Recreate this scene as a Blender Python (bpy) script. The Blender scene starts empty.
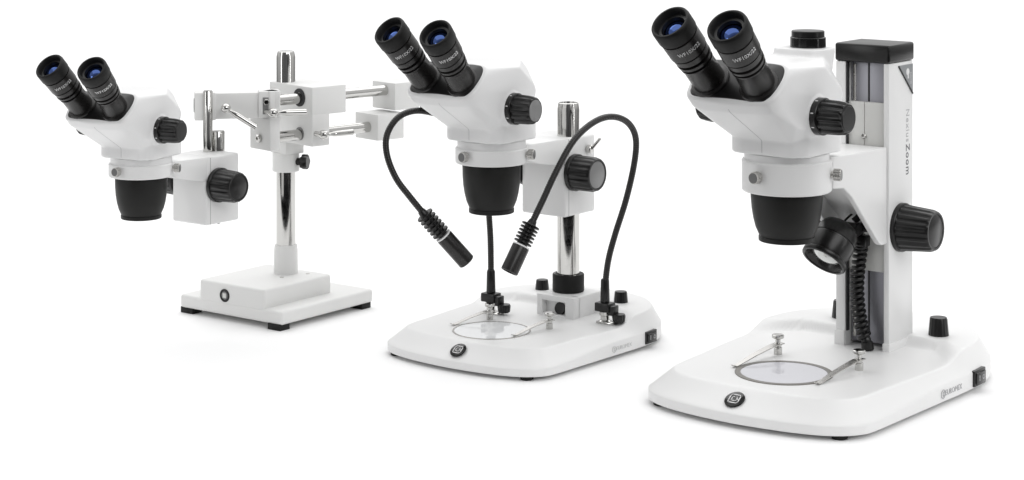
import bpy, bmesh, math, random
from mathutils import Matrix, Vector
R_ = math.radians
sc = bpy.context.scene
col = sc.collection

# ------------------------------------------------------------------ camera
cam = bpy.data.objects.new('camera', bpy.data.cameras.new('camera'))
col.objects.link(cam); sc.camera = cam
cam.location = (0, 0, 0.543); cam.rotation_euler = (R_(90), 0, 0)
cam.data.sensor_width = 36; cam.data.lens = 2100 / 1024 * 36
cam.data.shift_y = -390 / 1024
cam.data.clip_start = 0.05; cam.data.clip_end = 60

# ------------------------------------------------------------------ studio surroundings
w = bpy.data.worlds.new('World'); sc.world = w; w.use_nodes = True
nt = w.node_tree; N = nt.nodes; L = nt.links
bg = N['Background']; tc = N.new('ShaderNodeTexCoord'); sx = N.new('ShaderNodeSeparateXYZ')
L.new(tc.outputs['Generated'], sx.inputs[0])
ry = N.new('ShaderNodeValToRGB'); mp = N.new('ShaderNodeMapRange')
mp.inputs[1].default_value = -1; mp.inputs[2].default_value = 1
L.new(sx.outputs[1], mp.inputs[0]); L.new(mp.outputs[0], ry.inputs[0])
e = ry.color_ramp.elements
e[0].position = 0.0; e[0].color = (.16, .16, .165, 1)
e[1].position = 1.0; e[1].color = (1, 1, 1, 1)
q = ry.color_ramp.elements.new(.18); q.color = (.30, .30, .305, 1)
q = ry.color_ramp.elements.new(.42); q.color = (.9, .9, .9, 1)
rz = N.new('ShaderNodeValToRGB'); mz = N.new('ShaderNodeMapRange')
mz.inputs[1].default_value = -1; mz.inputs[2].default_value = 1
L.new(sx.outputs[2], mz.inputs[0]); L.new(mz.outputs[0], rz.inputs[0])
e = rz.color_ramp.elements
e[0].position = .46; e[0].color = (.04, .04, .04, 1); e[1].position = .54; e[1].color = (1, 1, 1, 1)
mx = N.new('ShaderNodeMixRGB'); mx.blend_type = 'MULTIPLY'; mx.inputs[0].default_value = 1
L.new(ry.outputs[0], mx.inputs[1]); L.new(rz.outputs[0], mx.inputs[2]); L.new(mx.outputs[0], bg.inputs[0])
bg.inputs[1].default_value = .8

def area(name, loc, target, sx_, sy_, power, color=(1, 1, 1)):
    d = bpy.data.lights.new(name, 'AREA'); d.shape = 'RECTANGLE'; d.size = sx_; d.size_y = sy_
    d.energy = power; d.color = color
    o = bpy.data.objects.new(name, d); col.objects.link(o); o.location = loc
    o.rotation_euler = (Vector(target) - Vector(loc)).to_track_quat('-Z', 'Y').to_euler()
    return o
area('softbox_overhead', (0, 2.5, 2.6), (0, 2.3, 0), 4.5, 2.6, 30)
area('softbox_far', (0, 6.5, 4.0), (0, 6.0, 0), 9.0, 5.0, 190)
area('softbox_front', (1.3, -0.2, 2.0), (0.0, 2.2, 0.1), 2.4, 1.6, 38)
area('strip_right', (1.9, 1.2, 0.7), (0.2, 2.3, 0.15), 0.12, 1.1, 3.5)
area('strip_left', (-2.1, 1.0, 0.8), (-0.2, 2.3, 0.15), 0.35, 1.2, 5)

sc.view_settings.view_transform = 'Standard'; sc.view_settings.look = 'None'
sc.view_settings.exposure = 0; sc.view_settings.gamma = 1

# ------------------------------------------------------------------ materials
def mat(name, color, rough=.5, metal=0, spec=.5, coat=0, noise=0, nscale=300, bump=0, **kw):
    m = bpy.data.materials.new(name); m.use_nodes = True
    n = m.node_tree.nodes; l = m.node_tree.links; b = n['Principled BSDF']
    b.inputs['Base Color'].default_value = (*color, 1); b.inputs['Roughness'].default_value = rough
    b.inputs['Metallic'].default_value = metal; b.inputs['Specular IOR Level'].default_value = spec
    b.inputs['Coat Weight'].default_value = coat; b.inputs['Coat Roughness'].default_value = .08
    for k, v in kw.items(): b.inputs[k.replace('_', ' ')].default_value = v
    if noise or bump:
        t = n.new('ShaderNodeTexCoord'); x = n.new('ShaderNodeTexNoise')
        x.inputs['Scale'].default_value = nscale; x.inputs['Detail'].default_value = 4
        l.new(t.outputs['Object'], x.inputs['Vector'])
        if noise:
            r = n.new('ShaderNodeMapRange'); r.inputs[1].default_value = .3; r.inputs[2].default_value = .7
            r.inputs[3].default_value = rough - noise; r.inputs[4].default_value = rough + noise
            l.new(x.outputs['Fac'], r.inputs[0]); l.new(r.outputs[0], b.inputs['Roughness'])
        if bump:
            p = n.new('ShaderNodeBump'); p.inputs['Strength'].default_value = bump
            p.inputs['Distance'].default_value = .0003
            l.new(x.outputs['Fac'], p.inputs['Height']); l.new(p.outputs[0], b.inputs['Normal'])
    return m
FLOOR = mat('studio_white_floor', (.925, .925, .925), .8, spec=.1)
WHITE = mat('white_enamel', (.77, .77, .767), .38, spec=.45, noise=.05, nscale=900, bump=.12)
WHITE2 = mat('white_plastic', (.775, .775, .775), .33, spec=.45, noise=.03, nscale=200)
STANDW = mat('stand_white_enamel', (.745, .745, .735), .42, spec=.4, noise=.05, nscale=700, bump=.15)
BLACK = mat('black_plastic', (.008, .0078, .0078), .28, spec=.38)
BLKMET = mat('black_anodised_metal', (.016, .015, .0145), .27, spec=.42)
RUBBER = mat('black_rubber', (.012, .012, .0118), .50, spec=.2, bump=.06, nscale=1500)
SATIN = mat('satin_black_shield', (.014, .014, .0135), .45, spec=.22)
GLOSSB = mat('gloss_black_plastic', (.008, .008, .008), .16, spec=.4)
CHROME = mat('chrome', (.56, .555, .54), .09, metal=1, noise=.035, nscale=90)
STEEL = mat('brushed_steel', (.55, .54, .52), .30, metal=1, noise=.06, nscale=400)
SCREWD = mat('grey_screw_face', (.16, .16, .16), .35, metal=.7)
RAIL = mat('dark_rail_metal', (.30, .30, .33), .35, metal=.5)
LIGHTP = mat('light_carriage_plate', (.62, .62, .60), .35, spec=.4)
DARKGAP = mat('dark_gap', (.02, .02, .022), .6)
GREYD = mat('grey_disc', (.22, .22, .22), .38, metal=.3)
FROST = mat('frosted_stage_glass', (.62, .62, .66), .07, spec=.6)
CLEARG = mat('stage_glass', (.86, .87, .88), .04, spec=.7)
RINGG = mat('grey_stage_ring', (.17, .16, .145), .35, metal=.5)
RINGL = mat('light_stage_ring', (.36, .35, .33), .25, metal=.8)
LENS = mat('coated_lens', (.004, .006, .02), .05, spec=1.0, Specular_Tint=(.15, .25, .66, 1), IOR=2.6)
LAMPL = mat('lamp_lens', (.62, .63, .62), .05, metal=.85)
PRINTW = mat('white_print', (.75, .75, .75), .5)
PRINTG = mat('grey_print', (.42, .42, .43), .5)
PRINTD = mat('dark_print', (.08, .08, .09), .5)
BADGEG = mat('grey_badge', (.26, .27, .28), .3)

# ------------------------------------------------------------------ shape helpers (millimetres)
def finish(bm, bev=0, seg=2, ang=30):
    bm.normal_update()
    if bev:
        es = [x for x in bm.edges if len(x.link_faces) == 2 and x.calc_face_angle(0) > R_(ang)]
        bmesh.ops.bevel(bm, geom=es, offset=bev, segments=seg, profile=.5, affect='EDGES', clamp_overlap=True)
    return bm
def box(x0, x1, y0, y1, z0, z1, bev=.8, seg=2, m=None):
    bm = bmesh.new(); bmesh.ops.create_cube(bm, size=1)
    bmesh.ops.transform(bm, verts=bm.verts, matrix=Matrix.Translation(((x0+x1)/2, (y0+y1)/2, (z0+z1)/2)) @ Matrix.Diagonal((x1-x0, y1-y0, z1-z0, 1)))
    finish(bm, bev, seg)
    if m is not None: bmesh.ops.transform(bm, verts=bm.verts, matrix=m)
    return bm
def axis_m(o, a, ref=None):
    a = Vector(a).normalized()
    r = Vector(ref) if ref else (Vector((1, 0, 0)) if abs(a.x) < .9 else Vector((0, 1, 0)))
    e1 = (r - a * r.dot(a)).normalized(); e2 = a.cross(e1)
    return Matrix(((e1.x, e2.x, a.x, o[0]), (e1.y, e2.y, a.y, o[1]), (e1.z, e2.z, a.z, o[2]), (0, 0, 0, 1)))
def lathe(prof, o=(0, 0, 0), a=(0, 0, 1), n=48, flutes=0, cap0=True, cap1=True, m=None):
    """prof: list of (radius, height[, flute depth])"""
    bm = bmesh.new(); rings = []
    if flutes: n = flutes * 8
    for p in prof:
        r, s = p[0], p[1]; d = p[2] if len(p) > 2 else 0
        if r < 1e-4: rings.append([bm.verts.new((0, 0, s))]); continue
        rg = []
        for i in range(n):
            t = 2 * math.pi * i / n; rr = r
            if d:
                c = math.cos(t * flutes); rr = r - d * max(0, min(1, (.35 - c) * 1.1))
            rg.append(bm.verts.new((rr * math.cos(t), rr * math.sin(t), s)))
        rings.append(rg)
    for A, B in zip(rings, rings[1:]):
        for i in range(n):
            j = (i + 1) % n
            if len(A) == 1 and len(B) == 1: break
            if len(A) == 1: bm.faces.new((A[0], B[i], B[j]))
            elif len(B) == 1: bm.faces.new((A[i], A[j], B[0]))
            else: bm.faces.new((A[i], A[j], B[j], B[i]))
    if cap0 and len(rings[0]) > 1: bm.faces.new(list(reversed(rings[0])))
    if cap1 and len(rings[-1]) > 1: bm.faces.new(rings[-1])
    bmesh.ops.recalc_face_normals(bm, faces=bm.faces)
    bmesh.ops.transform(bm, verts=bm.verts, matrix=m if m is not None else axis_m(o, a))
    return bm
def cyl(r, o, a, h, ch=.6, n=48, flutes=0, fd=0):
    return lathe([(r-ch, 0), (r, ch, fd), (r, h-ch, fd), (r-ch, h)], o, a, n, flutes)
def prism(pts, lo, hi, axis='x', bev=.8, seg=2):
    """extrude a 2D polygon; axis x: pts=(y,z); y: (x,z); z: (x,y)"""
    def P(a, b, c): return {'x': (c, a, b), 'y': (a, c, b), 'z': (a, b, c)}[axis]
    bm = bmesh.new()
    A = [bm.verts.new(P(p[0], p[1], lo)) for p in pts]; B = [bm.verts.new(P(p[0], p[1], hi)) for p in pts]
    bm.faces.new(A); bm.faces.new(list(reversed(B))); n = len(pts)
    for i in range(n): bm.faces.new((A[i], B[i], B[(i+1) % n], A[(i+1) % n]))
    bmesh.ops.recalc_face_normals(bm, faces=bm.faces)
    return finish(bm, bev, seg)
def catmull(P, k=8, closed=False):
    P = [Vector(p) for p in P]; n = len(P); out = []
    rng = range(n if closed else n - 1)
    for i in rng:
        if closed: a, b, c, d = P[i-1], P[i], P[(i+1) % n], P[(i+2) % n]
        else: a, b, c, d = P[max(i-1, 0)], P[i], P[i+1], P[min(i+2, n-1)]
        for j in range(k):
            t = j / k
            out.append(.5 * ((2*b) + (c-a)*t + (2*a-5*b+4*c-d)*t*t + (3*b-a-3*c+d)*t**3))
    if not closed: out.append(P[-1])
    return out
def tube(path, r, n=16, cap=True, rf=None):
    bm = bmesh.new(); rings = []
    path = [Vector(p) for p in path]; up = None
    for i, p in enumerate(path):
        t = (path[min(i+1, len(path)-1)] - path[max(i-1, 0)]).normalized()
        if up is None: up = t.orthogonal().normalized()
        up = (up - t * up.dot(t)).normalized(); s = t.cross(up)
        rr = rf(i) if rf else r
        rings.append([bm.verts.new(p + rr * (math.cos(2*math.pi*k/n) * up + math.sin(2*math.pi*k/n) * s)) for k in range(n)])
    for A, B in zip(rings, rings[1:]):
        for k in range(n): bm.faces.new((A[k], A[(k+1) % n], B[(k+1) % n], B[k]))
    if cap: bm.faces.new(list(reversed(rings[0]))); bm.faces.new(rings[-1])
    bmesh.ops.recalc_face_normals(bm, faces=bm.faces)
    return bm
def hull(pts):
    bm = bmesh.new()
    for p in pts: bm.verts.new(p)
    r = bmesh.ops.convex_hull(bm, input=bm.verts)
    bmesh.ops.delete(bm, geom=[v for v in bm.verts if not v.link_faces], context='VERTS')
    bmesh.ops.recalc_face_normals(bm, faces=bm.faces)
    return bm
def merge(bms):
    out = bmesh.new(); tmp = bpy.data.meshes.new('tmp')
    for b in (bms if isinstance(bms, (list, tuple)) else [bms]):
        b.to_mesh(tmp); out.from_mesh(tmp); b.free()
    bpy.data.meshes.remove(tmp); return out
CTX = Matrix.Identity(4)
def obj(name, bms, m, parent=None, sharp=38, label=None):
    bm = merge(bms); bmesh.ops.transform(bm, verts=bm.verts, matrix=Matrix.Scale(.001, 4) @ CTX)
    bm.normal_update()
    for f in bm.faces: f.smooth = True
    for x in bm.edges:
        if len(x.link_faces) == 2 and x.calc_face_angle(0) > R_(sharp): x.smooth = False
    me = bpy.data.meshes.new(name); bm.to_mesh(me); bm.free()
    me.materials.append(m); o = bpy.data.objects.new(name, me); col.objects.link(o)
    if parent: o.parent = parent
    if label: o['label'] = label
    return o
def text_bm(s, size, depth=.25, spacing=1.0):
    """lettering laid in the xy plane, centred, raised along z"""
    c = bpy.data.curves.new('txt', 'FONT'); c.body = s; c.size = size; c.extrude = depth
    c.align_x = 'CENTER'; c.align_y = 'CENTER'; c.space_character = spacing; c.resolution_u = 3
    o = bpy.data.objects.new('txt', c); col.objects.link(o)
    me = bpy.data.meshes.new_from_object(o.evaluated_get(bpy.context.evaluated_depsgraph_get()))
    bm = bmesh.new(); bm.from_mesh(me)
    bpy.data.objects.remove(o); bpy.data.curves.remove(c); bpy.data.meshes.remove(me)
    return bm
def xf(bm, m): bmesh.ops.transform(bm, verts=bm.verts, matrix=m); return bm
def frame(o, ex, ey):
    ex = Vector(ex).normalized(); ey = Vector(ey); ey = (ey - ex * ey.dot(ex)).normalized(); ez = ex.cross(ey)
    return Matrix(((ex.x, ey.x, ez.x, o[0]), (ex.y, ey.y, ez.y, o[1]), (ex.z, ey.z, ez.z, o[2]), (0, 0, 0, 1)))
def ringflat(ro, ri, z0, z1, o=(0, 0, 0), n=64):
    return lathe([(ri, z0), (ro-.3, z0), (ro, z0+.3), (ro, z1-.3), (ro-.3, z1), (ri, z1), (ri, z0)], o, (0, 0, 1), n, cap0=False, cap1=False)
def rrect_loop(hw, hh, r, k=6):
    out = []
    for cx, cy, a0 in ((hw-r, hh-r, 0), (-hw+r, hh-r, 90), (-hw+r, -hh+r, 180), (hw-r, -hh+r, 270)):
        for i in range(k+1):
            a = R_(a0 + 90*i/k); out.append((cx + r*math.cos(a), cy + r*math.sin(a)))
    return out
def smooth(t): t = max(0, min(1, t)); return t*t*(3-2*t)

# ------------------------------------------------------------------ setting
def make_floor():
    global CTX
    CTX = Matrix.Identity(4)
    bm = bmesh.new()
    P = [(-2600, 1740), (2600, 1740), (2600, 9500), (-2600, 9500)]
    vs = [bm.verts.new((x, y, 0)) for x, y in P]; bm.faces.new(vs)
    o = obj('floor', bm, FLOOR); o['kind'] = 'structure'; return o
make_floor()

def root(name, x, y, yaw, s, label, cat, group):
    o = bpy.data.objects.new(name, None); col.objects.link(o); o.empty_display_size = .05
    o.location = (x/1000, y/1000, 0); o.rotation_euler = (0, 0, R_(yaw)); o.scale = (s, s, s)
    o['label'] = label; o['category'] = cat; o['group'] = group
    return o

# ------------------------------------------------------------------ optical head (shared by all three)
AX = Vector((0, -.70711, .70711)); E2 = Vector((0, .70711, .70711)); PC = Vector((0.5, -89.4, 321.1))
def plate_loop(grow=0, s=0):
    """rounded outline of the black eyepiece plate, pushed out by grow and along the axis by s"""
    base = [(-46, -5), (-44, -15), (-34, -19.5), (0, -19), (35, -19.5), (44, -15), (48, -4), (49, 12), (45, 23), (34, 27), (0, 27), (-34, 27), (-45, 23), (-48, 12)]
    loop = catmull([(a, b, 0) for a, b in base], 5, True); out = []; c = Vector((0, 3, 0))
    for p in loop:
        d = (p - c); q = p + d.normalized() * grow
        out.append(PC + Vector((q.x, 0, 0)) + E2 * q.y + AX * s)
    return out
SHELL = {}
def shell(port):
    if port in SHELL: return SHELL[port]
    bms = []
    side = [(-34, 329), (-25, 335.5), (-9, 335.5), (21, 313), (25, 306), (18, 298), (-14, 272), (-60, 282)]
    mid = [(-62, 338.5), (-22, 342), (18, 341), (30, 331), (37, 305), (36, 270), (-40, 262)]
    A = plate_loop(2.2, 2.6) + plate_loop(4.6, .5) + plate_loop(4.6, -12)
    for x in (-49, 49): A += [Vector((x, y, z)) for y, z in side]
    for x in (-31, 31): A += [Vector((x, y, z)) for y, z in mid]
    bms.append(hull(A))
    # funnel from the nose down to the square housing
    B = [p for p in plate_loop(2, -10) if p.z < 318]
    B += [Vector((x, y, 276)) for x, y in rrect_loop(43, 43, 18)]
    bms.append(hull(B))
    H = bmesh.new(); lo = rrect_loop(44, 44, 20)
    r0 = [H.verts.new((x*.985, y*.985, 249.5)) for x, y in lo]; r1 = [H.verts.new((x, y, 251)) for x, y in lo]
    r2 = [H.verts.new((x, y, 286)) for x, y in lo]
    H.faces.new(list(reversed(r0))); H.faces.new(r2); n = len(lo)
    for a, b in ((r0, r1), (r1, r2)):
        for i in range(n): H.faces.new((a[i], a[(i+1) % n], b[(i+1) % n], b[i]))
    bmesh.ops.recalc_face_normals(H, faces=H.faces); bms.append(H)
    for sgn in (1, -1):   # boss under each zoom knob
        bms.append(lathe([(24, 0), (20.5, 14), (19, 23)], (sgn*30, -26, 290), (sgn, 0, 0), 40))
    if port:
        bms.append(hull([Vector((x+3, y+20, z)) for x, y in rrect_loop(29, 20, 14) for z in (318,)] + [Vector((x+3, y+28, 348.5)) for x, y in rrect_loop(27, 23, 14)]))
    bm = merge(bms); me = bpy.data.meshes.new('shell'); bm.to_mesh(me); bm.free()
    o = bpy.data.objects.new('shell', me); col.objects.link(o)
    r = o.modifiers.new('r', 'REMESH'); r.mode = 'VOXEL'; r.voxel_size = 1.3
    s = o.modifiers.new('s', 'SMOOTH'); s.factor = .5; s.iterations = 7
    me2 = bpy.data.meshes.new_from_object(o.evaluated_get(bpy.context.evaluated_depsgraph_get()))
    bpy.data.objects.remove(o); SHELL[port] = me2; return me2

def wrap_text(s, size, r, s0, phi, m, depth=.25, spacing=1.05):
    bm = text_bm(s, size, depth, spacing)
    bmesh.ops.subdivide_edges(bm, edges=[x for x in bm.edges if x.calc_length() > 1.2], cuts=2)
    for v in bm.verts:
        a = phi + v.co.x / r; rr = r + v.co.z - depth + .12
        v.co = Vector((rr*math.cos(a), rr*math.sin(a), s0 + v.co.y))
    return xf(bm, m)

def eyepiece(parent, x, dx, length=88):
    """barrel, eyecup, lens and lettering of one eyepiece"""
    o = PC + Vector((x, 0, 0)); a = (AX + Vector((dx, 0, 0))).normalized(); m = axis_m(o, a) @ Matrix.Diagonal((.94, .94, 1, 1))
    k = length - 88
    ep = obj('eyepiece', lathe([(21, -3), (21, 3.6), (20.2, 4.6), (17.4, 5.2), (17, 30+k), (17.8, 31+k), (18, 33+k), (15.6, 33.4+k), (15.6, 35.8+k), (18.6, 36.2+k), (18.9, 39.4+k), (16, 39.8+k), (16, 42.2+k), (18.8, 42.6+k), (19.4, 48.6+k), (18, 49+k), (18, 50.2+k), (20.1, 50.6+k), (20.4, 69.6+k), (18.6, 70+k), (18.6, 71.8+k)], m=m, n=64), BLKMET, parent)
    obj('eyecup', lathe([(18, 71.4+k), (20.6, 71.6+k), (21.2, 72.6+k), (21.3, 84.6+k), (20.8, 87+k), (19.8, 88+k), (18.2, 88+k), (17.2, 86.8+k), (16.4, 83+k), (15.8, 80+k), (15.2, 78.5+k)], m=m, n=64, cap0=False, cap1=False), RUBBER, ep)
    obj('lens_mount', lathe([(17.5, 75+k), (16.0, 81+k), (13.2, 80.6+k), (12.6, 78.2+k), (12.2, 77+k)], m=m, n=48, cap0=False, cap1=False), BLACK, ep)
    obj('lens', lathe([(12.6, 75.0+k), (11, 76.9+k), (9, 78.4+k), (6.5, 79.6+k), (4, 80.3+k), (2, 80.6+k), (0, 80.7+k)], m=m, n=48, cap0=True), LENS, ep)
    obj('lettering', wrap_text('WF10X/22', 5.8, 20.75, 60.5+k, R_(-40), m), PRINTW, ep)
    return ep

def zoom_knob(parent, sgn):
    k0 = 51 if sgn > 0 else 50; ky = -26 if sgn > 0 else -22
    o = (sgn*k0, ky, 290)
    kb = obj('zoom_knob', lathe([(15, 0), (17.6, .4), (18, 1.4), (18, 7.6), (17.4, 8.4), (16.2, 8.6), (16.6, 9.2, 1.9), (16.2, 24, 1.9), (15.4, 31, 1.9), (14.4, 33, 1.3), (13.4, 33.8), (12.8, 33.9), (8, 33.6)], o, (sgn, 0, 0), flutes=12), BLACK, parent, sharp=32)
    obj('end_disc', lathe([(0, 0), (12.2, 0), (12.2, .8), (11.6, 1.3), (0, 1.5)], (sgn*(k0+33.2), ky, 290), (sgn, 0, 0), 40), kb_disc[0], kb)
    if sgn > 0:
        for ang in (30, 75, 120):
            a = R_(ang); c = Vector((51+4.6, -26 + 18.05*math.sin(a)*-1, 290 + 18.05*math.cos(a)))
            n = Vector((0, -math.sin(a), math.cos(a)))
            obj('scale_mark', xf(box(-1.4, 1.4, -.5, .5, -.12, .15, 0), frame(c, (1, 0, 0), n.cross(Vector((1, 0, 0))))), PRINTW, kb)
kb_disc = [BLACK]

def clamp_screw(parent, ang, z=228, tipdark=True):
    a = R_(ang); d = Vector((math.cos(a), math.sin(a), 0)); c = Vector((0, 0, z)) + d * 43
    s = obj('clamp_screw', lathe([(3.2, 0), (3.2, 3), (5.6, 3.2), (6, 3.8, .5), (6, 10.2, .5), (5.4, 10.8)], c, d, flutes=18), STEEL, parent, sharp=25)
    obj('screw_face', lathe([(0, 0), (5.1, 0), (4.9, .5), (0, .6)], c + d*10.6, d, 32), SCREWD if tipdark else STEEL, s)

def optical_head(parent, port=False, top_half=32, disc=BLACK, rb=211, rt=242, sh=0):
    kb_disc[0] = disc
    me = shell(port); bm = bmesh.new(); bm.from_mesh(me)
    body = obj('head_housing', bm, WHITE2, parent, sharp=80)
    from mathutils.bvhtree import BVHTree
    tree = BVHTree.FromPolygons([v.co for v in me.vertices], [tuple(p.vertices) for p in me.polygons])
    pts = []
    for i in range(40):
        z = 252 + i*1.4; h = tree.ray_cast(Vector((0, -260, z)), Vector((0, 1, 0)))[0]
        if h and z < 300: pts.append(h + Vector((0, .05, 0)))
    obj('seam', tube(pts, .28, 6), PRINTG, body)
    # plate under the eyepieces
    P = bmesh.new(); loops = [plate_loop(g, s) for g, s in ((.2, -4), (.2, 1.8), (-.6, 2.6), (-2.0, 3.0))]
    R = [[P.verts.new(p) for p in l] for l in loops]; n = len(R[0])
    for A, B in zip(R, R[1:]):
        for i in range(n): P.faces.new((A[i], A[(i+1) % n], B[(i+1) % n], B[i]))
    P.faces.new(R[-1]); P.faces.new(list(reversed(R[0]))); bmesh.ops.recalc_face_normals(P, faces=P.faces)
    obj('eyepiece_plate', P, BLACK, parent)
    d = (top_half - 27.5) / 88
    for s in (-1, 1): eyepiece(parent, s*27.5, s*d)
    zoom_knob(parent, 1); zoom_knob(parent, -1)
    # neck, clamp ring, objective shield
    obj('neck', lathe([(40, rt-2), (41.4, rt-1.8), (41.4, 248.4), (39.5, 250.5)], n=72), WHITE2, parent)
    rg = obj('clamp_ring', lathe([(36.5, rb), (42.6, rb), (43.8, rb+1.4), (43.8, rt-1.4), (42.6, rt), (39, rt+.2)], n=72, cap0=False, cap1=False), WHITE, parent)
    for a in (-94, 20, 146): clamp_screw(rg, a, (rb+rt)/2 + 2)
    obj('objective_shield', lathe([(22, 164+sh), (26.8, 162+sh), (27.4, 162.6+sh), (27.4, 166.4+sh), (26.6, 167+sh), (28.0, 170+sh), (30.4, 175.5+sh), (32.6, 184+sh), (34.2, 194+sh), (35, 204+sh), (35.4, rb+3), (34, rb+5)], n=72, cap0=True), SATIN, parent)
    if port:
        obj('camera_port', lathe([(16.8, 346), (17.6, 347), (17.6, 358), (17.0, 358.6), (16, 358.8)], (3, 34, 0), n=64), GLOSSB, parent)
        obj('port_cap', lathe([(15.8, 358.4), (16.3, 359), (16.3, 364), (15.6, 364.8), (0, 364.8)], (3, 34, 0), n=64), BLACK, parent)
    return body

# ------------------------------------------------------------------ flat illuminated base
def outline(half):
    left = [(-x, y) for x, y in reversed(half[1:-1])]
    return [(v.x, v.y) for v in catmull([(x, y, 0) for x, y in half + left], 7, True)]
BH = [(0, -101), (50, -97), (84, -89), (104, -78), (116, -64), (121.5, -45), (124, 20), (126, 82), (128, 150), (125, 192), (114, 228), (92, 260), (60, 284), (0, 296)]
TH = [(0, -70), (58, -67.5), (82, -60), (96, -48), (103, -31), (107, 20), (112, 82), (115, 150), (113, 190), (103, 222), (83, 250), (55, 270), (0, 281)]
TH = TH[:1] + [(30, -69.6)] + TH[1:]
def flat_base(parent, ky, plat_y=172):
    B = outline(BH); T = outline(TH)
    def plat(x, y):
        q = smooth((abs(x) - 72)/46)
        return 10 * smooth((y - (plat_y - 52*q)) / (11 + 34*q))
    def zl(y): return 13.5 + 7 * smooth((y + 60)/170)
    bm = bmesh.new(); rings = []
    n = len(B)
    def ring(f): rings.append([bm.verts.new(f(i)) for i in range(n)])
    ring(lambda i: (B[i][0]*.985, B[i][1]*.985, 4.6))
    ring(lambda i: (B[i][0]*.998, B[i][1]*.998, 5.0))
    ring(lambda i: (B[i][0], B[i][1], 6.2))
    ring(lambda i: (B[i][0], B[i][1], zl(B[i][1]) - 1.2))
    for t in (.0, .06, .14, .5, .86, .94, 1.0):
        def f(i, t=t):
            x = B[i][0]*(1-t) + T[i][0]*t; y = B[i][1]*(1-t) + T[i][1]*t
            tz = min(1, t * 1.0); top = 32 + plat(T[i][0], T[i][1])
            z0 = zl(B[i][1]); z = z0 + (top - z0) * tz
            if t <= .06: x = B[i][0]*(1-t*.5) + T[i][0]*t*.5; y = B[i][1]*(1-t*.5) + T[i][1]*t*.5; z = z0 + .9*t/.06
            if t == 1.0: z -= .35
            return (x, y, z)
        ring(f)
    cy = 95
    for k in [.985, .96, .93, .90, .87, .84, .81, .78, .75, .705, .69, .675, .66, .645, .63, .615, .6, .585, .57, .555, .54, .525, .51, .495, .48, .465, .45, .4, .35, .3, .25, .2, .12, .06]:
        ring(lambda i, k=k: (T[i][0]*k, cy + (T[i][1]-cy)*k, 32 + plat(T[i][0]*k, cy + (T[i][1]-cy)*k)))
    for A, C in zip(rings, rings[1:]):
        for i in range(n): bm.faces.new((A[i], A[(i+1) % n], C[(i+1) % n], C[i]))
    bm.faces.new(rings[-1]); bm.faces.new(list(reversed(rings[0])))
    bmesh.ops.recalc_face_normals(bm, faces=bm.faces)
    xf(bm, Matrix.Diagonal((1, ky, 1, 1)))
    base = obj('base', bm, WHITE, parent, sharp=60)
    for x, y in ((-98, -69), (98, -69), (-104, 200), (104, 200)):
        obj('foot', lathe([(6.5, 0), (7.5, .6), (8, 6.2)], (x, y*ky, 0), n=32), RUBBER, base)
    return base

def badge(parent, o, ex, ey, r=9.2, rim=True):
    """round dark badge with a white spiral-in-square emblem"""
    m = frame(o, ex, ey)
    b = obj('badge', lathe([(r+.9, -.4), (r+.9, .3), (r, .9), (0, 1.0)], m=m, n=48), GLOSSB, parent)
    s = []
    def stroke(pts, w):
        for (x0, y0), (x1, y1) in zip(pts, pts[1:]):
            d = Vector((x1-x0, y1-y0)); l = d.length; d.normalize()
            s.append(box(-w/2, l+w/2, -w/2, w/2, 1.0, 1.25, 0, m=m @ Matrix(((d.x, -d.y, 0, x0), (d.y, d.x, 0, y0), (0, 0, 1, 0), (0, 0, 0, 1)))))
    k = r / 9.2
    L1 = rrect_loop(5.2*k, 5.2*k, 2.4*k, 4); stroke(L1[2:] + L1[:1], 1.0*k)
    L2 = rrect_loop(2.5*k, 2.5*k, 1.3*k, 3); stroke(L2[4:] + L2[:3], .9*k)
    stroke([(5*k, -.2*k), (2.6*k, -.2*k)], .9*k)
    obj('emblem', s, PRINTW, b)
def power_switch(parent, x, y0, y1, z0, z1):
    s = obj('power_switch', box(x-4, x+1.6, y0, y1, z0, z1, .8), BLACK, parent)
    ym = (y0+y1)/2; h = (z1-z0)/2
    obj('rocker', prism([(y0+2.5, z0+2.4), (y1-2.5, z0+2.4), (y1-2.5, z1-2.4), (y0+2.5, z1-2.4)], x+1.2, x+3.2, 'x', .7), GLOSSB, s)
    F = frame((x+3.25, ym-4.5, (z0+z1)/2), (0, 1, 0), (0, 0, 1))
    mk = [box(-.5, .5, -2.8, 2.8, -.1, .12, 0, m=F)]
    F2 = frame((x+3.2, ym+4.5, (z0+z1)/2), (0, 1, 0), (0, 0, 1))
    mk.append(xf(lathe([(1.5, 0), (2.3, 0), (2.3, .15), (1.5, .15), (1.5, 0)], n=20, cap0=False, cap1=False, m=Matrix.Identity(4)), F2))
    obj('switch_marks', mk, PRINTG, s)
def wall_x(y, ky=1):
    B = [(a, b*ky) for a, b in outline(BH) if a > 60]
    for (xa, ya), (xb, yb) in zip(B, B[1:]):
        if ya <= y <= yb: return xa + (xb-xa)*(y-ya)/(yb-ya)
    return 126
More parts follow.
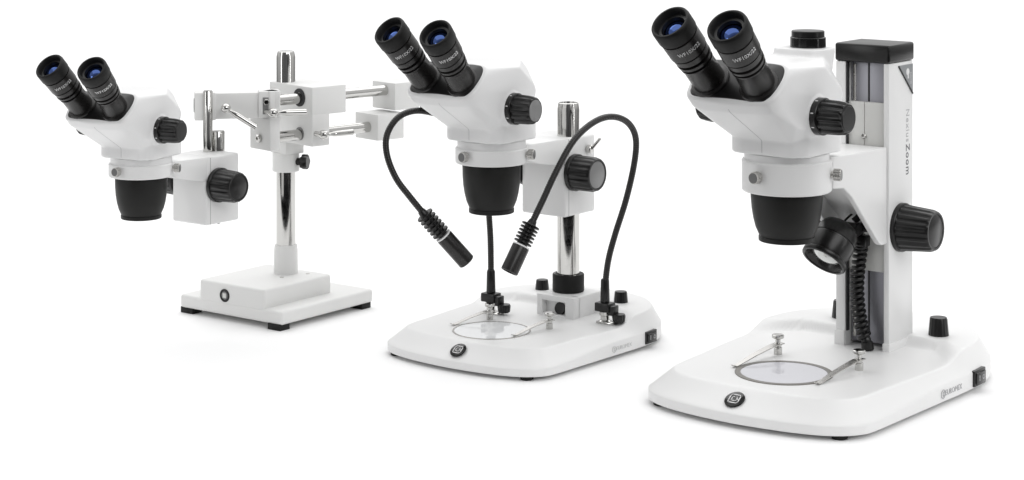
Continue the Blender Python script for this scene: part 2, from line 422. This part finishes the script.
def side_logo(parent, y0, y1, z, ky=1, mtl=None):
    xa, xb = wall_x(y0, ky), wall_x(y1, ky); tilt = (xb-xa)/(y1-y0)
    x = wall_x((y0+y1)/2 + 4, ky) + .25
    ym = (y0 + y1)/2 + 4
    F = frame((x, ym, z), (tilt, 1, 0), (0, 0, 1))
    k = (y1-y0)/40
    t = [xf(text_bm('EUROMEX', 7.2*k, .15, 1.0), F)]
    F2 = frame((x - tilt*(ym-y0-3), y0+3, z), (tilt, 1, 0), (0, 0, 1))
    t.append(xf(lathe([(3.3*k, 0), (4.3*k, 0), (4.3*k, .25), (3.3*k, .25), (3.3*k, 0)], n=32, cap0=False, cap1=False, m=Matrix.Identity(4)), F2))
    t.append(box(-.5*k, .5*k, -2.2*k, 2.2*k, -.1, .25, 0, m=F2)); t.append(box(-.2*k, 1.8*k, 1.2*k, 2.0*k, -.1, .25, 0, m=F2)); t.append(box(-.2*k, 1.8*k, -2*k, -1.2*k, -.1, .25, 0, m=F2))
    obj('lettering', t, mtl or PRINTG, parent)

def stage_clip(parent, px, py, tx, ty, h=20, k=1.0):
    post = obj('stage_clip', lathe([(4.2, 32), (4.2, 39), (3.4, 39.6), (3.4, 41), (4.4, 41.4), (4.4, 43.2), (2.6, 43.8), (2.6, 47), (3.4, 47.4), (5.8, 48.4), (6.2, 49), (6.2, 51.4), (5.6, 52), (0, 52)], (px, py, 0), n=28), CHROME, parent)
    d = Vector((tx-px, ty-py, 0)); l = d.length; d.normalize(); s = Vector((-d.y, d.x, 0))
    bm = bmesh.new(); st = [(-6, 4.2, 42.4), (6, 4.2, 42.4), (12, 4.0, 42.0), (l*.55, 3.4, 38.5), (l-6, 2.6, 33.6), (l-2, 2.5, 33.0), (l+2, 2.3, 34.6)]
    R = []
    for a, wd, z in st:
        c = Vector((px, py, z)) + d*a
        R.append([bm.verts.new(c + s*wd + Vector((0, 0, .5))), bm.verts.new(c - s*wd + Vector((0, 0, .5))), bm.verts.new(c - s*wd - Vector((0, 0, .5))), bm.verts.new(c + s*wd - Vector((0, 0, .5)))])
    for A, B in zip(R, R[1:]):
        for i in range(4): bm.faces.new((A[i], A[(i+1) % 4], B[(i+1) % 4], B[i]))
    bm.faces.new(R[0]); bm.faces.new(list(reversed(R[-1]))); bmesh.ops.recalc_face_normals(bm, faces=bm.faces)
    obj('spring_arm', bm, STEEL, post, sharp=30)

def dial(parent, x, y, z, r=10, h=19):
    d = obj('light_dial', lathe([(r*.95, 0), (r*1.05, .8, .3), (r*.9, h-1.4, .3), (r*.83, h), (0, h)], (x, y, z), flutes=16), BLACK, parent, sharp=30)
    return d
def focus_knob(parent, x, y, z, sgn=1, rb=25, rt=21, length=42, disc=None, base_r=None):
    k = obj('focus_knob', lathe([(rb-2, 0), (rb, .8), (rb, 5.4), (rb-.8, 6.2), (rb-1.8, 6.4), (rb-1.4, 7.2, 1.2), (rt+.9, length-5, 1.2), (rt, length-1.6, .5), (rt-1.2, length), (rt-3.2, length), (rt-3.6, length-.8)], (x, y, z), (sgn, 0, 0), flutes=18), BLACK, parent, sharp=32)
    obj('knob_cap', lathe([(0, 0), (rt-4, 0), (rt-3.8, .5), (rt-4.6, 1.0), (0, 1.1)], (x + sgn*(length-1.2), y, z), (sgn, 0, 0), 48), disc or BLACK, k)
    return k

# ================================================================== right microscope: rack stand
G = 'stereo microscopes'
CTX = Matrix.Identity(4)
rr = root('stereo_microscope', 265.76, 2051.8, -37, 1, 'largest white stereo microscope on a thick square column with black cap and coiled cable', 'microscope', G)
base = flat_base(rr, 1.0)
sp = obj('stage_ring', ringflat(48, 42.4, 31.6, 32.7), RINGG, rr)
obj('stage_plate', lathe([(42.4, 31.8), (42.4, 32.4), (0, 32.45)], n=64), FROST, rr)
badge(rr, (-4, -86.5, 23.6), (1, .02, 0), (0, .86, .5))
power_switch(base, 128.6, 153, 179, 6.5, 22.5)
side_logo(base, 86, 128, 12.6)
stage_clip(rr, -43.4, 64, -50, -11); stage_clip(rr, 53, 54.7, 48, -21)
dial(rr, 69, 199, 41.5); dial(rr, -50, 212, 41.5)
# column
CTX = Matrix.Translation((4.5, 0, 0))
cx0, cx1 = -22.5, 38.5
colm = obj('column', [
    prism([(cx0, 139), (cx0+11, 139), (cx0+11, 180), (32, 180), (32, 139), (cx1, 139), (cx1, 193), (cx0, 193)], 31, 325, 'z', 1.2, 2),
    box(cx0-1.2, cx0+10.4, 137.8, 150, 30, 47, .8), box(31.2, cx1+.9, 137.8, 194, 30, 40, .8)], WHITE, rr)
obj('column_cap', box(cx0-.8, cx1+.8, 138, 195, 325.2, 344, 2.6, 3), BLACK, colm)
obj('rail', [box(cx0+12.2, 31.5, 151, 179.5, 36, 324, .4)], RAIL, colm)
obj('rail_groove', [box(8.8, 10.4, 150.2, 151.6, 37, 323.5, .1), box(-11.4, -9.9, 140.5, 145.5, 47, 324.5, .1)], DARKGAP, colm)
obj('rail_side', [box(-8.2, -5.0, 149.6, 151.4, 40, 322, .3), box(28, 31.3, 149.6, 151.4, 40, 322, .3)], STEEL, colm)
car = obj('carriage', [box(-11, 7.6, 144, 149, 111, 284, .5), box(8.2, 31.6, 144, 149, 111, 284, .5)], LIGHTP, rr)
obj('carriage_screw', lathe([(2.6, 0), (2.6, 2), (2.0, 2.6), (1.2, 2.6), (1.2, 1.4), (0, 1.4)], (7.9, 144.2, 249), (0, -1, 0), 20), CHROME, car)
# badge and lettering on the column's side
tri = obj('corner_badge', prism([(159, 321.5), (192.0, 321.5), (192.0, 291)], 38.4, 39.0, 'x', 0), BADGEG, colm)
obj('badge_border', [tube([(39.0, 159.5, 321), (39.0, 191.6, 290.6)], .9, 6)], GLOSSB, tri)
obj('emblem', [xf(lathe([(1.2, 0), (3.6, 0), (3.6, .2), (1.2, .2), (1.2, 0)], n=24, cap0=False, cap1=False, m=Matrix.Identity(4)), frame((39.0, 180, 314), (0, 1, 0), (0, 0, 1))),
              prism([(178.6, 316), (181.4, 316), (182.2, 307), (179.6, 307)], 38.9, 39.3, 'x', 0),
              xf(text_bm('euromex', 3.4, .1), frame((39.02, 187.6, 307), (0, 0, -1), (0, 1, 0)))], PRINTW, tri)
TF = frame((38.55, 180.5, 258.5), (0, 0, -1), (0, 1, 0))
obj('lettering', xf(text_bm('Nexius', 10.8, .12, 1.14), TF), PRINTG, colm)
obj('lettering', xf(text_bm('Zoom', 12.0, .16, 1.12), frame((38.55, 180.5, 223.5), (0, 0, -1), (0, 1, 0))), PRINTD, colm)
# cantilever arm holding the head
prof = [(24, 212.5), (47, 210), (64, 199), (122, 144.5), (128, 142), (138.4, 142), (138.4, 240), (24, 243.6)]
obj('focus_arm', [prism(prof, 29.5, 36.5, 'x', 1.6, 3), prism(prof, cx0+3, cx0+9, 'x', 1.2), prism([(48, 226), (60, 222), (138.2, 158), (138.2, 164), (62, 230), (48, 232)], cx0+8, 30.5, 'x', .6), prism([(22, 238), (138.3, 235.5), (138.3, 240.2), (22, 243.7)], cx0+3.6, 36, 'x', 1.0)], WHITE, rr)
CTX = Matrix.Translation((3, 0, 0)) @ Matrix.Rotation(R_(-3), 4, 'Z')
optical_head(rr, port=True, top_half=32)
CTX = Matrix.Translation((2.5, 0, 0))
focus_knob(rr, 39, 165, 155.5, 1, 25, 20.5, 41); focus_knob(rr, -23, 165, 155.5, -1, 25, 20.5, 41)
# spotlight
CTX = Matrix.Identity(4)
la = Vector((.13, .66, .735)); lm = axis_m((5, 70, 131), la)
sl = obj('spotlight', lathe([(19, 2), (23, 0), (23.6, .8), (23.6, 4), (22.6, 5), (20.6, 6), (21.4, 9), (22.4, 22), (22.4, 24), (21.4, 24.6), (21.4, 25.6), (22.2, 26), (20.5, 36), (17, 42), (11, 45), (0, 45.6)], m=lm, n=56, cap0=False), BLACK, rr)
obj('lamp_ring', lathe([(22.4, -.2), (23.2, .2), (22.8, .9), (20.8, .9), (20.2, .2), (21, -.4), (22.4, -.2)], m=lm, n=56, cap0=False, cap1=False), GLOSSB, sl)
obj('reflector', lathe([(19.4, .6), (16.8, 3.5), (15.4, 7.5), (10, 8.5), (0, 9)], m=lm, n=56, cap0=False), BLKMET, sl)
obj('lamp_lens', lathe([(14.2, 5.4), (11, 3.6), (7, 2.5), (4, 2.1), (0, 2.0)], m=lm, n=48, cap0=True), LAMPL, sl)
obj('spotlight_bracket', [cyl(7, (6, 112, 158), (1, 0, 0), 17, 1.2, 32), cyl(4.4, (10, 128, 158), (1, 0, 0), 15, .8, 24), box(12, 20, 108, 130, 150, 163, 2, 2),
                         tube([(14, 118, 165), (19, 123, 171)], 3.6, 14), tube([(19, 123, 171), (25, 128, 164)], 2.4, 14), box(11, 24, 124, 136, 138, 150, 2)], BLACK, sl)
obj('lead_wire', tube(catmull([(4, 104, 158), (6, 118, 167), (12.2, 124, 172.5), (20.1, 124, 169.2), (24, 126, 158)], 8), 1.2, 10), BLACK, sl)
cl = catmull([(17, 128, 146), (14.3, 133, 137), (12, 133, 121), (9.7, 133, 97), (10.9, 133, 77), (14.3, 133, 58), (18.5, 133, 45)], 30)
hp = []; acc = 0
for i, p in enumerate(cl):
    if i: acc += (p - cl[i-1]).length
    t = (cl[min(i+1, len(cl)-1)] - cl[max(i-1, 0)]).normalized()
    e1 = Vector((0, 1, 0)); e1 = (e1 - t*e1.dot(t)).normalized(); e2_ = t.cross(e1); a = 2*math.pi*acc/5.9
    hp.append(p + 5.6*(math.cos(a)*e1 + math.sin(a)*e2_))
coil = obj('coiled_cable', tube(catmull(hp, 3), 2.15, 10), BLACK, rr)
obj('cable_core', tube(cl, 3.0, 10), BLACK, coil)
obj('cable_plug', [lathe([(5.6, 0), (6.2, 1), (6.4, 8), (5, 9.5), (5, 12), (4, 14)], (22.5, 133, 31.8), (-.22, 0, 1), 28)], BLACK, coil)

# ================================================================== middle microscope: pillar stand with two gooseneck lamps
rm = root('stereo_microscope', -21.95, 2248.96, -37, .888, 'white stereo microscope on a chrome pillar with two black gooseneck lamps', 'microscope', G)
KY = .875
base = flat_base(rm, KY)
obj('stage_ring', ringflat(47.5, 45.2, 31.6, 32.6), RINGL, rm)
obj('stage_plate', lathe([(45.2, 31.8), (45.2, 32.3), (0, 32.35)], n=64), CLEARG, rm)
badge(rm, (9.5, -76.5, 24.3), (1, .04, 0), (0, .83, .56), 9.2)
power_switch(base, 128.0, 142, 166, 6.5, 21.5)
side_logo(base, 74, 112, 12.6, KY, mat('pale_grey_print', (.60, .60, .60), .5))
stage_clip(rm, -38, 46, -54, -8); stage_clip(rm, 50.7, 49, 40, -9)
dial(rm, 61, 188, 39.5, 8.8, 16); dial(rm, -64, 191, 38.5, 8.8, 16)
PX, PY = 14, 140
ped = obj('pedestal', [box(-10, 46, 107, 117, 30, 56, 1.6, 3), box(-10, 46, 129, 167, 30, 56, 1.6, 3), box(-10, 4, 110, 160, 30, 56, 1), box(36, 46, 110, 160, 30, 56, 1), box(-10, 46, 107.2, 166.8, 52, 57.6, 1.6, 3)], WHITE, rm)
# (front face of the pedestal has a recess; the front slab above is cut below by frame pieces)
bpy.data.objects.remove(ped)
ped = obj('pedestal', [box(-10, 46, 116, 168, 30, 58, 1.4, 3), box(-10, -2, 106, 120, 30, 58, .9), box(33, 46, 106, 120, 30, 58, .9), box(-9.8, 45.8, 106.1, 120, 51, 57.9, .9), box(-9.8, 45.8, 106.1, 120, 30, 34.5, .8)], WHITE, rm)
obj('recess_knob', lathe([(7.4, 0), (8, .8), (7.4, 4), (0, 4.4)], (20, 116.5, 41), (0, -1, .25), 32), BLACK, ped)
pil = obj('pillar', lathe([(14.2, 56), (14.2, 286), (12.8, 294), (11.6, 294.8), (11, 294.8), (10.6, 292), (0, 292)], (PX, PY, 0), n=64), CHROME, rm)
obj('pillar_collar', lathe([(14.3, 80), (19.2, 80.4), (20, 79.2), (20, 59.4), (19.2, 58.4), (15, 58.2)], (PX, PY, 0), n=56, cap0=False, cap1=False), RUBBER, pil)
for dx_, dy_ in ((-13, -11), (15, -8)): obj('collar_screw', cyl(1.6, (PX+dx_, PY+dy_, 76), (0, 0, 1), 5, .3, 12), STEEL, pil)
def focus_block(parent, x0, x1, y0, y1, z0, z1, arm_z, fillet=False):
    prof = [(y0+14, z1), (24, z1+2), (24, arm_z+18), (60, arm_z+8), (y0+2, arm_z), (y0+14, arm_z)]
    fb = obj('focus_block', [box(x0, x1, y0, y1-.6-(y1-y0)*.0, z0, z1, 3.2, 3)], WHITE, parent)
    obj('head_arm', [prism(prof, x0+.6, x1-.7, 'x', 1.2, 2)], WHITE, parent)
    obj('seam', [box(x1-.2, x1+.12, y0+7.6, y0+8.2, z0+1.5, z1-1, 0)], GREYD, fb)
    return fb
CTX = Matrix.Translation((0, 0, 3.0)) @ Matrix.Diagonal((1, 1, 1.045, 1))
optical_head(rm, port=False, top_half=34.5, disc=GREYD, rb=222, rt=240, sh=2.5)
CTX = Matrix.Identity(4)
focus_block(rm, -37, 30.5, 110, 176, 155.5, 253, 220)
focus_knob(rm, 31, 128, 210, 1, 23, 20.5, 36, STEEL and GREYD); focus_knob(rm, -37.5, 128, 210, -1, 23, 20.5, 36, GREYD)
obj('height_clamp', [cyl(5.2, (31, 158, 236), (1, 0, 0), 7, .8, 24), cyl(2, (37, 158, 236), (.6, .2, .77), 18, .4, 16)], CHROME, rm)

def gooseneck(parent, path, head_from, head_to, foot, label):
    cp = catmull(path, 40); acc = [0]
    for a_, b_ in zip(cp, cp[1:]): acc.append(acc[-1] + (b_-a_).length)
    rs = []; i = 0; d = 0
    while d < acc[-1]:
        while acc[i+1] < d: i += 1
        rs.append(cp[i].lerp(cp[i+1], (d-acc[i])/(acc[i+1]-acc[i]))); d += .7
    g = obj('gooseneck_lamp', tube(rs, 3.9, 18, rf=lambda q: 3.95 - (.38 if q % 4 == 0 else 0)), BLKMET, parent, label=label, sharp=180)
    fx, fy = foot
    obj('sleeve', lathe([(5.6, 58), (5.8, 59), (5.2, 84), (4.4, 86)], (fx, fy, 0), n=28), BLACK, g)
    a = Vector(head_to) - Vector(head_from); Lh = a.length; a.normalize(); o = Vector(head_from)
    R0 = 10.2; RF = 11.0; pf = [(4.6, -6), (5.4, -2), (6.5, 0)]
    fin = Lh * .43
    nf = 6
    for i in range(nf):
        s0 = fin * i / nf; s1 = fin * (i + .42) / nf
        pf += [(RF-.4, s0+.05), (RF, s0+.4), (RF, s1-.3), (RF-.4, s1), (6.4, s1+.1), (6.4, fin*(i+1)/nf)]
    obj('cooling_fins', lathe(pf, o, a, 36), BLACK, g)
    obj('trim_band', lathe([(6, fin+.1), (R0+.1, fin+.2), (R0+.1, fin+1.9), (6, fin+2)], o, a, 36), PRINTW, g)
    hd = obj('lamp_head', lathe([(7, fin+2), (R0, fin+2.1), (R0+.2, fin+3), (R0+.2, Lh-.8), (R0-.6, Lh), (R0-2.6, Lh), (R0-3, Lh-3), (0, Lh-3)], o, a, 40), BLKMET, g)
    # clamp: black yoke on a chrome stub with a thumb knob at its side
    obj('clamp_stub', [lathe([(7.5, 31.4), (8.2, 33), (8.2, 35), (5.4, 36), (5.4, 41), (6.8, 42), (6.8, 46)], (fx, fy, 0), n=28), box(fx-9, fx+16, fy-7, fy+7, 32, 34.6, .8)], CHROME, g)
    obj('clamp_yoke', [box(fx-10.5, fx+10.5, fy-8, fy+8, 46.5, 57.5, 1.4, 2), box(fx+8.5, fx+16.5, fy-6, fy+6, 43, 55, 1.2, 2)], BLACK, g)
    obj('clamp_knob', lathe([(6, 34.8), (7.5, 36, .6), (8.4, 43, .6), (7.6, 45), (0, 45.4)], (fx+19, fy+2, 0), flutes=12), BLACK, g, sharp=30)
gooseneck(rm, [(-58.9, 75.5, 52), (-58.9, 75.5, 85.8), (-59.4, 75.2, 123.4), (-60.9, 74, 155.9), (-61.5, 70, 199.2), (-63, 56, 246), (-67, 26, 276), (-72, -14, 289), (-78, -49, 296), (-83.5, -75.6, 290), (-86.8, -92.1, 270.7), (-83.1, -96.4, 247.6), (-72.4, -92.6, 220.7), (-59, -82.5, 198), (-47.5, -69.5, 176.5)],
          (-47.5, -69.5, 176.5), (-13.9, -30.1, 117.7), (-58.9, 75.5), 'gooseneck lamp looping out to the left behind the head')
gooseneck(rm, [(86.3, 115.9, 47.8), (86.3, 115.9, 72.3), (89.3, 118.1, 106.6), (96.1, 123.2, 139.7), (108.1, 129.5, 183.0), (117.8, 132.6, 226.4), (122.9, 129.3, 257.7), (123.3, 115.6, 277.5), (121.2, 92.8, 288.7), (116.3, 68.0, 290.3), (110.7, 42.6, 281.7), (106.2, 18.0, 265.0), (101.0, -7.1, 233.3), (95.4, -25.3, 202.3), (90.9, -42.8, 175)],
          (90.9, -42.8, 175.1), (80.7, -71.7, 123.8), (86.3, 115.9), 'gooseneck lamp arching over in front of the focus knob')

# ================================================================== left microscope: boom stand
rl = root('stereo_microscope', -267, 2480, -37, 1, 'white stereo microscope hung from a chrome boom above a stepped rectangular base', 'microscope', G)
sb = obj('base', [box(-89, 74, -86, 72, 6.5, 22, 3.5, 4), box(-57, 47, -85.9, 28, 18, 43.5, 3.5, 4)], STANDW, rl)
for x, y in ((-80, -76), (62, -78), (-78, 62), (62, 62)):
    obj('foot', box(x-10, x+10, y-8, y+8, 0, 7.2, .8), RUBBER, sb)
def ring_badge(parent):
    m = frame((-15.5, -86.3, 29.5), (1, 0, 0), (0, 0, 1))
    b = obj('badge', lathe([(4.2, -.3), (4.6, .5), (6.8, .9), (7.5, .3), (7.5, -.5)], m=m, n=40, cap0=False, cap1=False), BLACK, parent)
    obj('emblem', lathe([(4.8, -.1), (4.4, .35), (0, .4)], m=m, n=32), GREYD, b)
    obj('emblem_square', box(-2.6, 2.6, -2.6, 2.6, .2, .6, .1, m=m), LIGHTP, b)
ring_badge(sb)
pl = obj('pillar', lathe([(11.4, 44), (11.2, 299), (9.8, 305), (8.8, 305.6), (0, 305.2)], n=56), CHROME, rl)
obj('pillar_socket', lathe([(19.5, 43), (14.2, 43.4), (14, 70), (13.2, 77.4), (11, 77.6)], n=56), STANDW, pl)
for q_ in ((-22, 6), (14, -22), (24, 12)): obj('base_screw', cyl(2.6, (*q_, 42.4), (0, 0, 1), 1.6, .3, 20), STEEL, sb)
# boom frame: x along the rods (receding to the right), y across
BM = Matrix.Rotation(R_(42 + 37), 4, 'Z')
CTX = BM
def cb(x0, x1, y0, y1, z0, z1, b=1.2): return box(x0, x1, y0, y1, z0, z1, b, 2)
cblk = obj('boom_block', [cb(-14, 35, -71, 14, 237, 269.5), cb(-13.9, 11, -70.8, 13.8, 201, 246)], STANDW, rl)
obj('block_neck', [lathe([(12.5, 201.5), (12.5, 190)], n=48), box(-13, 13, -18, 13, 186, 201.5, .8)], STANDW, cblk)
obj('stop_collar', lathe([(15, 186.4), (16, 185.4), (16, 165), (15, 164), (11.2, 164)], n=56), STANDW, rl)
obj('collar_knob', [lathe([(3.4, 0), (3.4, 5), (8.4, 5.4, 1.8), (9, 7, 1.8), (9, 12, 1.8), (7.6, 13.4, 1)], (6, -14.5, 176), (.55, -.83, 0), flutes=5), cyl(4.5, (5, -12, 176), (.55, -.83, 0), 7, .6, 24)], BLACK, rl)
obj('rod_bushing', [lathe([(6.4, 0), (10.4, 0), (10.4, 1.6), (6.4, 1.6), (6.4, 0)], (-14.2, -47, 256), (-1, 0, 0), 40, cap0=False, cap1=False)], DARKGAP, cblk)
obj('rod_bushing', [lathe([(6.3, 0), (7.6, 0), (7.6, .8), (6.3, .8), (6.3, 0)], (-14.2, -47, 214), (-1, 0, 0), 40, cap0=False, cap1=False)], GREYD, cblk)
obj('boom_rod', cyl(6.3, (-58, -47, 255), (1, 0, 0), 172, .5, 40), CHROME, rl)
obj('boom_rod', cyl(6.3, (-58, -47, 213), (1, 0, 0), 148, .5, 40), CHROME, rl)
obj('end_block', cb(112, 150, -66, -22, 232, 264.5), STANDW, rl)
obj('end_block', cb(86, 126, -66, -22, 198, 229), STANDW, rl)
ep = obj('end_plate', [cb(-71, -57, -68, -28, 201, 247), cb(-71, -56.5, -68.2, -52, 236, 269)], STANDW, rl)
obj('plate_bolt', [lathe([(5, 0), (5, 3), (4, 4), (2.2, 4), (2.2, 2.2), (0, 2.2)], (-71.2, -48, 214), (-1, 0, 0), 6), ], CHROME, ep)
def lever(parent, o, a, tip, r=5):
    """clamping lever: stub, round boss and a slim bar"""
    o = Vector(o); a = Vector(a).normalized(); c = o + a*14; t = Vector(tip); d = (t - c).normalized()
    lv = obj('clamp_lever', [lathe([(3.0, -1), (3.0, 8), (4.6, 9), (5.4, 12), (5.4, 15), (4.2, 18), (2, 19.4), (0, 19.6)], o, a, 28), lathe([(2.2, 2), (2.0, 8), (3.1, 12), (3.4, 16), (3.6, (t-c).length-1), (2.6, (t-c).length), (0, (t-c).length+.3)], c, d, 24)], CHROME, parent)
    return lv
lever(rl, (-9, -71, 216), (.1, -1, 0), (32, -88, 216))
CTX = Matrix.Identity(4)
# everything hung on the boom's end is placed in the world-aligned frame of the pole
WM = Matrix.Rotation(R_(37), 4, 'Z')
CTX = WM @ Matrix.Translation((0, 0, 0))
ba = R_(10); bx = Vector((math.cos(ba), math.sin(ba), 0)); by = Vector((-math.sin(ba), math.cos(ba), 0))
F = Matrix(((bx.x, by.x, 0, -21), (bx.y, by.y, 0, -82), (0, 0, 1, 0), (0, 0, 0, 1)))
CTX = WM @ F
hb = obj('holder_bar', [cb(-71, 8, -11, 11, 238, 267.5, 1.6), cb(-74, -50, -13, 11, 237, 268.5, 1.4)], STANDW, rl)
obj('joint_block', cb(-2, 22, -15, 6, 239, 269, 1.2), STANDW, rl)
obj('joint_socket', [box(2.5, 10.5, -15.6, -14.4, 243, 262, .2)], GREYD, hb)
obj('socket_screw', lathe([(3.6, 0), (3.6, 2), (2.8, 2.6), (1.4, 2.6), (1.4, 1.4), (0, 1.4)], (6.5, -15.4, 257), (0, -1, 0), 6), CHROME, hb)
lever(rl, (-38, -11, 252), (-.1, -1, 0), (-5, -30, 230))
lever(rl, (7, -16, 246), (.55, -1, 0), (52, -26, 246))
obj('slot', [lathe([(0, 0), (8, 0), (8, .5), (0, .5)], (-74.1, 0, 253), (-1, 0, 0), 30)], DARKGAP, hb)
CTX = WM
pin = obj('hanging_post', lathe([(4.6, 196), (5.4, 197), (5.4, 270), (4.4, 271.5), (0, 271.5)], (-76.7, -107, 0), n=40), CHROME, rl)
obj('pillar_stub', lathe([(7.6, 196), (7.6, 223.5), (6.8, 224.8), (0, 224.4)], (-66.5, -98, 0), n=48), CHROME, rl)
# head
HM = WM @ Matrix.Translation((-402.0+267, 2277-2480, 12.6)) @ Matrix.Rotation(R_(-27), 4, 'Z') @ Matrix.Diagonal((.8, .8, .8, 1))
CTX = HM
optical_head(rl, port=False, top_half=34.5, disc=BLACK, rb=222, rt=240, sh=2.5)
CTX = WM @ Matrix.Translation((-405+267, 2277-2480, 13.4)) @ Matrix.Rotation(R_(-37), 4, 'Z') @ Matrix.Diagonal((.8, .8, .8, 1))
focus_block(rl, -37, 30.5, 98, 163, 141.5, 236, 202)
focus_knob(rl, 31, 120, 196, 1, 24, 20.5, 40); focus_knob(rl, -37.5, 120, 196, -1, 24, 20.5, 40)
for q_ in ((5, 112), (14, 120), (22, 130)): obj('bottom_screw', cyl(2, (*q_, 139.5), (0, 0, 1), 3, .3, 12), GREYD, rl)
CTX = Matrix.Identity(4)
for m_ in SHELL.values(): bpy.data.meshes.remove(m_)
